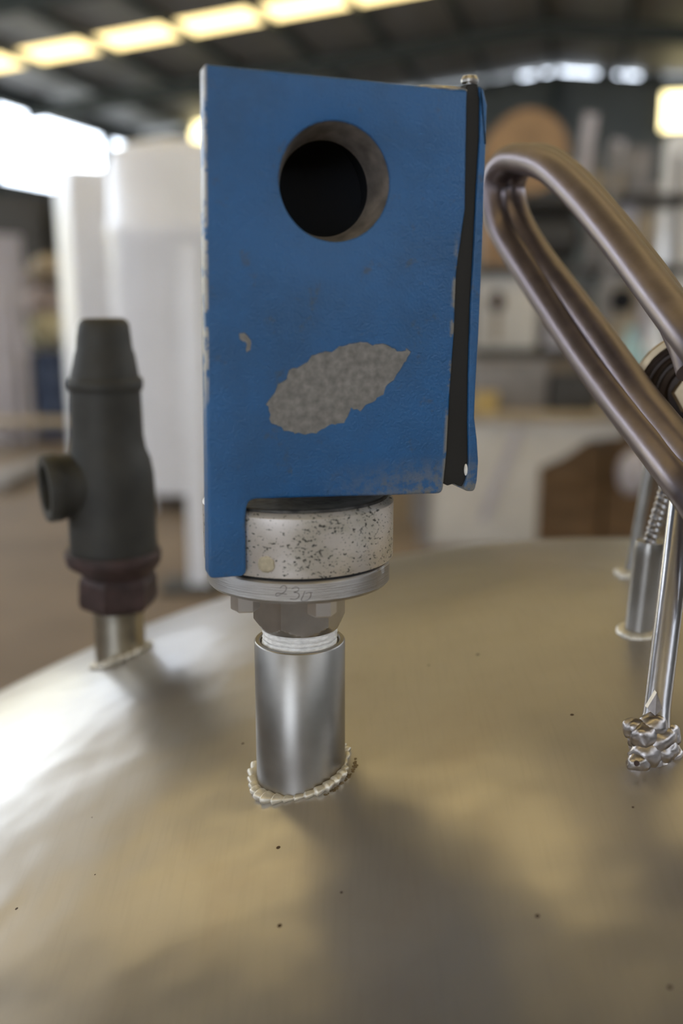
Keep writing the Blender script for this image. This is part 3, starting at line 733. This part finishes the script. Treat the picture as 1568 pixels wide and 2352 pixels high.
# rear thin brace
rb = on_dome(1446, 1322)
bm = NB(); a, b2 = rb + Vector((0, 0, .002)), P(1522, 900, rb.y); tube(bm, [a.lerp(b2, i / 8) for i in range(9)], .0034, 20)
rp_ = obj('rear_post', bm, M['coupling'], tank)
bm = NB()
for i in range(7):
    x, y = rb.x + random.uniform(-.005, .005), rb.y + random.uniform(-.005, .005); blob(bm, (x, y, dz(x, y) + .001), (.004, .004, .003), i + 40, 2, .4)
obj('weld_bead', bm, M['weld'], rp_, angle=80)

# handle: a rod bent twice round into a long narrow loop, on a ringed hub
hd = empty('clamp_handle', hubc, 'long loop of bent steel rod fixed to a ringed hub at the right border', 'handle')
YR, YL = .385, .60
def yy(px): t = min(1, max(0, (1620 - px) / 480)); return YR + (YL - YR) * t
loopA = [(1790, 1380), (1680, 1265), (1590, 1140), (1505, 1030), (1425, 930), (1340, 815), (1268, 708), (1205, 612), (1158, 535), (1137, 470), (1140, 410), (1165, 372), (1205, 366), (1262, 385), (1330, 448), (1400, 530), (1470, 620), (1545, 720), (1640, 840), (1760, 980), (1850, 1090), (1880, 1200)]
loopB = [(1850, 1340), (1760, 1270), (1630, 1110), (1540, 1000), (1465, 905), (1385, 790), (1308, 685), (1237, 590), (1190, 510), (1172, 440), (1184, 390), (1215, 366), (1262, 373), (1320, 420), (1395, 505), (1460, 590), (1530, 690), (1580, 790), (1600, 850)]
pa = [P(x, y, yy(x)) for x, y in loopA]; pb_ = [P(x, y, yy(x) + .017) for x, y in loopB]
bm = NB(); tube(bm, catmull(pa + pb_, 8), .0083, 24)
obj('bent_rod', bm, M['rod'], hd, angle=80)
hax = Vector((-.30, -.93, .12)).normalized()
bm = NB(); lathe(bm, hubc, [(.0285, -.010), (.0300, -.008), (.0300, .006), (.0290, .008), (.0262, .008), (.0255, .006), (.0255, .002)], 96, ax=hax, cap1=False); obj('hub_rim', bm, M['hub'], hd)
bm = NB(); lathe(bm, hubc, [(.0258, 0), (.0258, .003), (.0235, .004), (.0228, .002), (.0215, .002), (.0205, .005), (.0190, .006), (.0182, .003), (.0168, .003), (.016, .0065), (.0135, .0075), (.012, .004), (.005, .004)], 96, ax=hax); obj('hub_face', bm, M['hubdark'], hd)
bm = NB(); lathe(bm, hubc + hax * .004, [(.0105, 0), (.0105, .008), (.009, .009), (.004, .009)], 6, ax=hax); obj('hub_nut', bm, M['hub'], hd, smooth=False)

# ============================================================ things in the hall, left
G = 'white storage tanks'
# round white tank
Yt = 8.3
tb = PF(425, 1150); tb = Vector((P(425, 1150, Yt).x, Yt, 0))
def zY(py, Y): return P(784, py, Y).z
wt = empty('storage_tank', tb, 'round white plastic storage tank partly behind the blue box', 'tank')
cxp = tb.x; rr = .53
bm = NB(); lathe(bm, (cxp, Yt, 0), [(.40, zY(1118, Yt)), (rr - .02, zY(1110, Yt)), (rr, zY(1095, Yt)), (rr, zY(560, Yt)), (rr + .02, zY(545, Yt)), (rr + .02, zY(525, Yt)), (rr - .01, zY(505, Yt)), (rr - .02, zY(370, Yt)), (rr - .06, zY(348, Yt)), (rr - .18, zY(335, Yt)), (.1, zY(330, Yt))], 64)
obj('tank_body', bm, M['white'], wt)
bm = NB(); lathe(bm, (cxp, Yt, 0), [(.16, zY(333, Yt)), (.16, zY(322, Yt)), (.05, zY(320, Yt))], 32); obj('lid', bm, M['white'], wt)
for k in range(4):
    a = R(45 + 90 * k + 12); x, y = cxp + .42 * math.cos(a), Yt + .42 * math.sin(a)
    bm = NB(); box(bm, (x, y, zY(1110, Yt) / 2), (.07, .07, zY(1110, Yt))); obj('leg', bm, M['white'], wt, smooth=False)
# tall white cabinet tank, its narrow left face catches the daylight
pa_ = P(235, 1100, 9.4); 
wt2 = empty('tall_cabinet', (pa_.x, 9.4, 0), 'tall white box-shaped cabinet left of the round white tank', 'cabinet')
hz = P(235, 388, 9.2).z
bm = NB(); box(bm, (pa_.x + .02, 9.4, hz / 2 + .05), (.50, .50, hz - .1), rz=R(29), bev=.02); obj('cabinet_body', bm, M['white'], wt2)
for sx in (-1, 1):
    for sy in (-1, 1):
        bm = NB(); box(bm, (pa_.x + .02 + sx * .2, 9.4 + sy * .2, .05), (.06, .06, .1)); obj('foot', bm, M['dark'], wt2, smooth=False)
bm = NB(); box(bm, (pa_.x - .06, 9.13, hz * .5), (.02, .03, .3), rz=R(29), bev=.004); obj('handle', bm, M['white'], wt2)
# white square post in front of it
pf = PF(460, 1352); bm = NB(); box(bm, (pf.x, pf.y, 1.0), (.115, .115, 2.0), bev=.006)
po = empty('white_post', (pf.x, pf.y, 0), 'slim white square post on the floor just left of the blue box', 'post'); obj('shaft', bm, M['white'], po)
bm = NB(); box(bm, (pf.x - .04, pf.y, .02), (.36, .3, .04), bev=.008); obj('floor_slab', bm, M['dark'], po)  # flat dark slab on the floor, reaching further to the left
# clutter at the far left: drums, sacks, bench
def drum(name, px, pyt, pyb, hwpx, m, label, Y=None, cat='drum', group=None):
    c = PF(px, pyb) if Y is None else P(px, pyb, Y); Y = c.y; c.z = 0; r = hwpx * span(px, (pyt + pyb) / 2, Y); zt_ = P(px, pyt, Y).z; z0 = c.z
    h = zt_ - z0
    prof = [(r * .93, 0), (r, h * .015), (r, h * .30), (r * 1.03, h * .32), (r, h * .34), (r, h * .64), (r * 1.03, h * .66), (r, h * .68), (r, h * .975), (r * 1.02, h * .985), (r * 1.02, h), (r * .95, h), (r * .93, h * .985)]
    e = empty(name, (c.x, c.y, z0), label, cat, group)
    bm = NB(); lathe(bm, (c.x, c.y, z0), prof, 40); obj('drum_body', bm, m, e)
    bm = NB(); lathe(bm, (c.x + r * .5, c.y - r * .3, z0 + h * .98), [(r * .12, 0), (r * .12, h * .03)], 16); obj('bung', bm, M['dark'], e)
    return e
drum('grey_drum', 18, 540, 1003, 60, M['lilac'], 'tall pale grey drum at the far left border', Y=12.2)
drum('blue_drum', 130, 808, 985, 42, M['navy'], 'dark navy drum standing behind the relief valve', Y=12.1)
def sack(px, py, Y, s, m, label, seed):
    c = P(px, py, Y); bm = NB(); blob(bm, c, s, seed, 3, .22, 1.6)
    e = empty('filled_sack', (c.x, c.y, c.z - s[2]), label, 'sack', 'sacks heaped at the left'); obj('sack_body', bm, m, e)
    bm = NB(); blob(bm, c + Vector((s[0] * .9, -s[1] * .3, s[2] * .3)), (s[0] * .2, s[1] * .3, s[2] * .35), seed + 9, 2, .3); obj('tied_end', bm, m, e)
sack(125, 760, 12.7, (.33, .28, .22), M['sack'], 'pale yellow sack lying lowest of the heap, above the navy drum', 1)
sack(100, 692, 13.05, (.27, .28, .20), M['pink'], 'pinkish sack in the middle of the heap', 2)
sack(112, 618, 13.0, (.24, .24, .17), M['tan'], 'small tan sack topmost on the heap', 3)
sack(22, 640, 13.3, (.26, .26, .2), M['lilac'], 'grey sack beside the heap, behind the pale drum', 4)
tr = empty('steel_rack', P(80, 1000, 13.0) * 1.0, 'low grey rack under the heaped sacks at the left', 'rack'); tr.location.z = 0
c = P(85, 806, 13.0)
bm = NB(); box(bm, (c.x, 13.0, c.z - .03), (1.5, .9, .05), bev=.005); obj('shelf', bm, M['grey'], tr)
for sx in (-1, 1):
    for sy in (-1, 1):
        bm = NB(); box(bm, (c.x + sx * .7, 13.0 + sy * .4, (c.z - .05) / 2), (.06, .06, c.z - .05)); obj('leg', bm, M['grey'], tr, smooth=False)
lb = empty('low_bench', (P(90, 1000, 11.2).x, 11.2, 0), 'low pale bench on the floor behind the relief valve', 'bench')
c = P(60, 968, 11.2); w1 = 1.5
bm = NB(); box(bm, (c.x, 11.2, c.z), (w1, .35, .06), bev=.008); obj('bench_top', bm, M['tan'], lb)
for sx in (-1, 1):
    bm = NB(); box(bm, (c.x + sx * .6, 11.2, (c.z - .03) / 2), (.08, .3, c.z - .03), bev=.004); obj('leg', bm, M['grey'], lb)
for j in range(3):
    c = P(8 + 27 * j, 900, 11.6); bm = NB(); rod(bm, (c.x, 11.6, 0), (c.x + .02, 11.6, P(20, 650 + 55 * j, 11.6).z), .035)
    tag(obj('standing_pipe', bm, M['lilac']), 'pale grey upright pipe among those at the far left, %s' % ('tallest', 'middle height', 'shortest')[j], 'pipe', 'upright pipes at the left')
a, b = PF(-20, 1132), PF(118, 1068)
bm = NB(); box(bm, (a + b) / 2 + Vector((0, 0, .05)), ((b - a).length, .28, .1), rz=math.atan2(b.y - a.y, b.x - a.x), bev=.01)
tag(obj('floor_plank', bm, M['grey']), 'grey plank lying on the brown floor left of the relief valve', 'plank')
# machine silhouettes under the open band on the far left
for (px, py0, py1, hw, mm, lb_, nm) in ((60, 455, 985, 85, 'dark', 'dark machine cabinet against the far left wall', 'machine_cabinet'), (255, 480, 985, 60, 'wallL', 'blue-grey locker behind the tall white cabinet', 'locker')):
    Y = 15.5; c = P(px, py1, Y); t_ = P(px, py0, Y); s = hw * span(px, 700, Y)
    e = empty(nm, (c.x, Y, 0), lb_, 'cabinet'); bm = NB(); box(bm, (c.x, Y, t_.z / 2), (2 * s, .8, t_.z), bev=.02); obj('body', bm, M[mm], e)
    bm = NB(); box(bm, (c.x, Y - .41, t_.z / 2), (2 * s - .1, .03, t_.z - .2), bev=.01); d_ = obj('door', bm, M[mm], e)
    bm = NB(); box(bm, (c.x + s * .7, Y - .44, t_.z / 2), (.03, .04, .3)); obj('handle', bm, M['grey'], d_, smooth=False)

# ============================================================ things in the hall, right
YB = 6.8
def at(px, py, Y=YB): return P(px, py, Y)
# white cabinet
c0, c1 = at(990, 962), at(1232, 1250); cw = c1.x - c0.x
cb = empty('bench_cabinet', ((c0.x + c1.x) / 2, YB + .3, 0), 'white steel cabinet under the bench right of the blue box', 'cabinet')
bm = NB(); box(bm, ((c0.x + c1.x) / 2, YB + .3, (c0.z - .02) / 2), (cw, .6, c0.z - .02), bev=.008); obj('cabinet_body', bm, M['cream'], cb)
bm = NB(); box(bm, ((c0.x + c1.x) / 2, YB - .012, (c0.z) / 2), (cw - .05, .02, c0.z - .1), bev=.005); dr = obj('door', bm, M['cream'], cb)
bm = NB(); box(bm, (c0.x + .07, YB - .035, c0.z * .6), (.02, .03, .12), bev=.004); obj('handle', bm, M['lilac'], dr)
bm = NB(); a, b = P(1192, 985, YB - .12), P(1108, 1195, YB - .12); rod(bm, a, b, .028)
tag(obj('leaning_bar', bm, M['lilac']), 'grey bar leaning against the white cabinet door', 'bar')
# bench with wedge shaped bracket
wb_ = empty('workbench', (at(1240, 940).x, YB + .35, 0), 'long tan workbench top over the white cabinet and wooden crates', 'workbench')
zt_ = at(1100, 958).z
xl, xr = at(960, 950).x, at(1640, 950).x
bm = NB(); box(bm, ((xl + xr) / 2, YB + .35, zt_ + .0), (xr - xl, .85, .05), bev=.006); obj('bench_top', bm, M['tan'], wb_)
bm = NB(); pts = [at(1226, 966), at(1430, 966), at(1425, 1002), at(1350, 1010), at(1290, 1050), at(1226, 1078)]
va = [bm.verts.new(Vector((p.x, YB - .02, p.z))) for p in pts]; vb = [bm.verts.new(Vector((p.x, YB + .02, p.z))) for p in pts]
bm.faces.new(va); bm.faces.new(vb[::-1])
for i in range(6): bm.faces.new((va[i], vb[i], vb[(i + 1) % 6], va[(i + 1) % 6]))
obj('gusset', bm, M['cream'], wb_, smooth=False, label='white wedge-shaped plate under the top')
for x in (xl + .05, xr - .05):
    for y in (YB + .0, YB + .7):
        bm = NB(); box(bm, (x, y, (zt_ - .02) / 2), (.07, .07, zt_ - .02)); obj('leg', bm, M['grey'], wb_, smooth=False)
# wooden crates under the bench
def crate(x0, x1, y0, z1, lab):
    e = empty('wooden_crate', ((x0 + x1) / 2, y0 + .25, 0), lab, 'crate', 'wooden crates under the bench')
    n = 4; h = z1 / n
    for k in range(n):
        bm = NB(); box(bm, ((x0 + x1) / 2, y0, h * (k + .5)), (x1 - x0, .02, h * .93), bev=.003); obj('plank', bm, M['wood'], e)
    for x in (x0 + .03, x1 - .03):
        bm = NB(); box(bm, (x, y0 - .02, z1 / 2), (.05, .02, z1), bev=.003); obj('corner_batten', bm, M['wood'], e)
    bm = NB(); box(bm, ((x0 + x1) / 2, y0 + .26, z1 / 2), (x1 - x0 - .02, .48, z1 - .02)); obj('crate_body', bm, M['wood'], e, smooth=False)
xa, xb, xc = at(1236, 1100).x, at(1396, 1100).x, at(1520, 1100).x
crate(xa + .01, xb - .01, YB + .12, at(1300, 1020).z, 'brown wooden crate next to the white cabinet')
crate(xb + .02, xc, YB + .16, at(1300, 1010).z, 'brown wooden crate behind the shiny clamp posts')
c = P(1452, 1085, YB - .1); bm = NB(); blob(bm, c, (.10, .08, .16), 3, 3, .15)
bm2 = None
tag(obj('hanging_bag', bm, M['lilac']), 'bluish grey bag hanging from the bench in front of a crate', 'bag')
# things on the bench
BT = zt_ + .026
def bbox(name, px0, px1, py0, py1, Y, dep, m, label, cat, lid=True, group=None, lidm=None):
    a, b = P(px0, py0, Y), P(px1, py1, Y); z1_, z0_ = a.z, BT
    e = empty(name, ((a.x + b.x) / 2, Y + dep / 2, z0_), label, cat, group)
    bm = NB(); box(bm, ((a.x + b.x) / 2, Y + dep / 2, (z0_ + z1_) / 2), (abs(b.x - a.x), dep, z1_ - z0_), bev=min(.01, abs(b.x - a.x) * .1)); obj('body', bm, m, e)
    if lid: bm = NB(); box(bm, ((a.x + b.x) / 2, Y + dep / 2, z1_ + .006), (abs(b.x - a.x) * 1.04, dep * 1.04, .03), bev=.004); obj('lid', bm, lidm or m, e)
    return e
bbox('metal_case', 1096, 1254, 838, 950, 7.0, .3, M['grey'], 'brown grey metal case on the bench beside the blue lid', 'case')
bbox('black_box', 1268, 1372, 868, 952, 6.95, .25, M['dark'], 'black box on the bench left of the steel rod loop', 'box')
bbox('ochre_tin', 1092, 1142, 910, 950, 6.75, .12, M['yellow'], 'small ochre tin on the front of the bench', 'tin')
bbox('tan_tray', 1388, 1500, 922, 950, 6.66, .2, M['tan'], 'shallow tan tray on the bench behind the rod loop', 'tray', lid=False)
# the shelf rack behind
YS = 7.9
sk = empty('storage_rack', (P(1320, 900, YS).x, YS + .3, 0), 'tall rack crowded with parts behind the workbench', 'rack')
x0, x1 = P(1085, 600, YS).x, P(1600, 600, YS).x
for py in (455, 620, 812):
    z_ = P(1300, py, YS).z; bm = NB(); box(bm, ((x0 + x1) / 2, YS + .3, z_), (x1 - x0, .62, .07), bev=.004); obj('shelf', bm, M['dark'], sk)
for x in (x0, P(1395, 600, YS).x, x1):
    for y in (YS - .0, YS + .6):
        zz = P(1300, 330, YS).z; bm = NB(); box(bm, (x, y, zz / 2), (.06, .06, zz)); obj('upright', bm, M['grey'], sk, smooth=False)
def sh(py): return P(1300, py, YS).z + .036
def shelf_box(name, px0, px1, py0, shelf, m, label, cat, dy=.0, dep=.3, lid=True, lidm=None):
    Y = YS + .07 + dy; a, b = P(px0, py0, Y), P(px1, py0, Y); z0_ = sh(shelf)
    e = empty(name, ((a.x + b.x) / 2, Y + dep / 2, z0_), label, cat, 'parts on the storage rack')
    bm = NB(); box(bm, ((a.x + b.x) / 2, Y + dep / 2, (z0_ + a.z) / 2), (b.x - a.x, dep, a.z - z0_), bev=.01); obj('body', bm, m, e)
    if lid: bm = NB(); box(bm, ((a.x + b.x) / 2, Y + dep / 2, a.z + .01), ((b.x - a.x) * 1.05, dep * 1.05, .03), bev=.004); obj('lid', bm, lidm or m, e)
    return e
# top shelf
c = P(1208, 400, YS + .1); z_ = sh(455); rr = 92 * span(1208, 400, YS)
e = empty('cable_reel', (c.x, YS + .2, z_), 'big round tan reel on the top shelf behind the rod loop', 'reel')
for dy in (.02, .42):
    bm = NB(); lathe(bm, (c.x, YS + dy, z_ + rr), [(rr, 0), (rr, .04), (.03, .04)], 48, ax=(0, 1, 0)); obj('flange', bm, M['orange'], e)
bm = NB(); lathe(bm, (c.x, YS + .05, z_ + rr), [(rr * .62, 0), (rr * .62, .38)], 40, ax=(0, 1, 0)); obj('core', bm, M['tan'], e)
shelf_box('grey_bin', 1318, 1352, 385, 455, M['lilac'], 'narrow pale bin on the top shelf right of the reel', 'bin')
shelf_box('card_box', 1358, 1434, 405, 455, M['tan'], 'wide low tan box on the top shelf', 'box')
shelf_box('card_box', 1444, 1500, 345, 455, M['grey'], 'grey brown box at the right end of the top shelf', 'box')
for (pa0, pa1, lb_) in (((1336, 412), (1358, 262), 'pale board leaning tallest on top of the rack'), ((1408, 405), (1422, 322), 'shorter pale board standing on top of the rack')):
    a, b = P(*pa0, YS + .48), P(*pa1, YS + .48); bm = NB(); dd = b - a
    box(bm, (a + b) / 2, (.10, .03, dd.length), ry=math.atan2(dd.x, dd.z)); tag(obj('pale_board', bm, M['lilac'], smooth=False), lb_, 'board', 'boards on the rack')
# middle shelf: dark motor and others
z_ = sh(620); a = P(1192, 550, YS + .1); b = P(1334, 550, YS + .1); rr = 62 * span(1260, 540, YS)
e = empty('electric_motor', ((a.x + b.x) / 2, YS + .3, z_), 'dark grey round motor on the middle shelf seen through the rod loop', 'motor')
bm = NB(); lathe(bm, (a.x, YS + .3, z_ + rr + .02), [(rr * .8, 0), (rr, .03), (rr, b.x - a.x - .05), (rr * .7, b.x - a.x)], 40, ax=(1, 0, 0)); obj('motor_body', bm, M['dark'], e)
bm = NB(); lathe(bm, (b.x, YS + .3, z_ + rr + .02), [(.02, 0), (.02, .08)], 16, ax=(1, 0, 0)); obj('shaft', bm, M['grey'], e)
bm = NB(); box(bm, ((a.x + b.x) / 2, YS + .3, z_ + .015), (.3, .25, .03)); obj('foot', bm, M['dark'], e, smooth=False)
shelf_box('card_box', 1112, 1180, 500, 620, M['orange'], 'orange tan box at the left of the middle shelf', 'box')
shelf_box('pale_can', 1352, 1384, 515, 620, M['grey'], 'grey can right of the motor', 'can', dep=.12)
shelf_box('pale_bottle', 1425, 1462, 478, 620, M['lilac'], 'tall pale bottle on the middle shelf', 'bottle', dep=.12)
shelf_box('card_box', 1466, 1505, 500, 620, M['tan'], 'upright tan box next to the pale bottle', 'box')
# lower shelf: cream panel with dark knob
pn = shelf_box('control_panel', 1100, 1236, 640, 812, M['cream'], 'cream control box with a dark knob on the lower shelf', 'control box', dep=.3)
cc_ = P(1141, 692, YS); bm = NB(); lathe(bm, (cc_.x, YS + .02, cc_.z), [(.055, 0), (.055, -.04), (.045, -.05)], 24, ax=(0, 1, 0))
for v in bm.verts: v.co.z = cc_.z + (v.co.z - cc_.z) * 1.45
obj('knob', bm, M['rust'], pn)
c = P(1141, 752, YS); bm = NB(); box(bm, (c.x, YS + .005, c.z), (.045, .02, .22), bev=.004); obj('lever', bm, M['tan'], pn)
shelf_box('steel_sleeve', 1262, 1306, 650, 812, M['lilac'], 'pale steel sleeve upright beside the control box', 'sleeve', dep=.15)
shelf_box('steel_sleeve', 1312, 1340, 670, 812, M['grey'], 'darker narrow sleeve beside the pale one', 'sleeve', dep=.12)
pc = shelf_box('pump_casing', 1392, 1468, 655, 812, M['tan'], 'tan pump casing with a dark round port on the lower shelf', 'pump', lid=False)
c = P(1428, 690, YS); bm = NB(); lathe(bm, (c.x, YS + .03, c.z), [(.09, 0), (.09, -.05), (.06, -.05), (.055, -.01)], 32, ax=(0, 1, 0)); obj('port', bm, M['black'], pc)
shelf_box('white_jug', 1474, 1512, 640, 812, M['lilac'], 'whitish jug at the right end of the lower shelf', 'jug', dep=.14)
# bottles on the bench
def bottle(px, pyt, pyb, hw, Y, m, label):
    c = P(px, pyb, Y); r = hw * span(px, pyb, Y); c.z = BT; h = P(px, pyt, Y).z - c.z
    e = empty('plastic_bottle', (c.x, Y, c.z), label, 'bottle', 'bottles on the bench')
    bm = NB(); lathe(bm, (c.x, Y, c.z), [(r * .9, 0), (r, .01), (r, h * .62), (r * .85, h * .75), (r * .4, h * .86), (r * .4, h * .9)], 28); obj('bottle_body', bm, m, e)
    bm = NB(); lathe(bm, (c.x, Y, c.z + h * .89), [(r * .45, 0), (r * .45, h * .11)], 20); obj('cap', bm, m, e)
bottle(1440, 752, 948, 30, 7.0, M['cyan'], 'pale cyan bottle on the bench between the rod legs')
bottle(1492, 740, 948, 24, 7.1, M['white'], 'white bottle on the bench right of the cyan one')
# white tank at the right border
Yw = 9.6; c = P(1600, 700, Yw); r = 95 * span(1600, 700, Yw)
wt3 = empty('steel_silo', (c.x, Yw, 0), 'glossy white cylinder at the right border below the yellow lit window', 'silo')
zt_ = P(1600, 300, Yw).z
bm = NB(); lathe(bm, (c.x, Yw, 0), [(r, .3), (r, zt_ - .1), (r * .9, zt_ - .03), (r * .3, zt_)], 56); obj('silo_body', bm, M['white2'], wt3)
bm = NB(); lathe(bm, (c.x, Yw, 0), [(r * 1.02, zt_ * .62), (r * 1.02, zt_ * .62 + .04)], 56); obj('band', bm, M['white2'], wt3)
for k in range(3):
    a = R(90 + 120 * k); bm = NB(); box(bm, (c.x + r * .8 * math.cos(a), Yw + r * .8 * math.sin(a), .16), (.06, .06, .32)); obj('leg', bm, M['grey'], wt3, smooth=False)
# dark machines far back to fill the hall
for (px, pyt, hw, Y, m, nm, lab, cat) in ((1180, 560, 70, 12.0, 'dark', 'press_frame', 'dark press frame far behind the storage rack', 'machine'), (1480, 430, 60, 13.0, 'grey', 'tall_locker', 'grey locker far behind the right end of the rack', 'locker')):
    t_ = P(px, pyt, Y); s = hw * span(px, pyt, Y); e = empty(nm, (t_.x, Y, 0), lab, cat)
    bm = NB(); box(bm, (t_.x, Y, t_.z / 2), (2 * s, .7, t_.z), bev=.02); obj('body', bm, M[m], e)
    bm = NB(); box(bm, (t_.x, Y - .36, t_.z * .5), (1.6 * s, .04, t_.z * .7), bev=.01); obj('front_panel', bm, M['grey'], e)
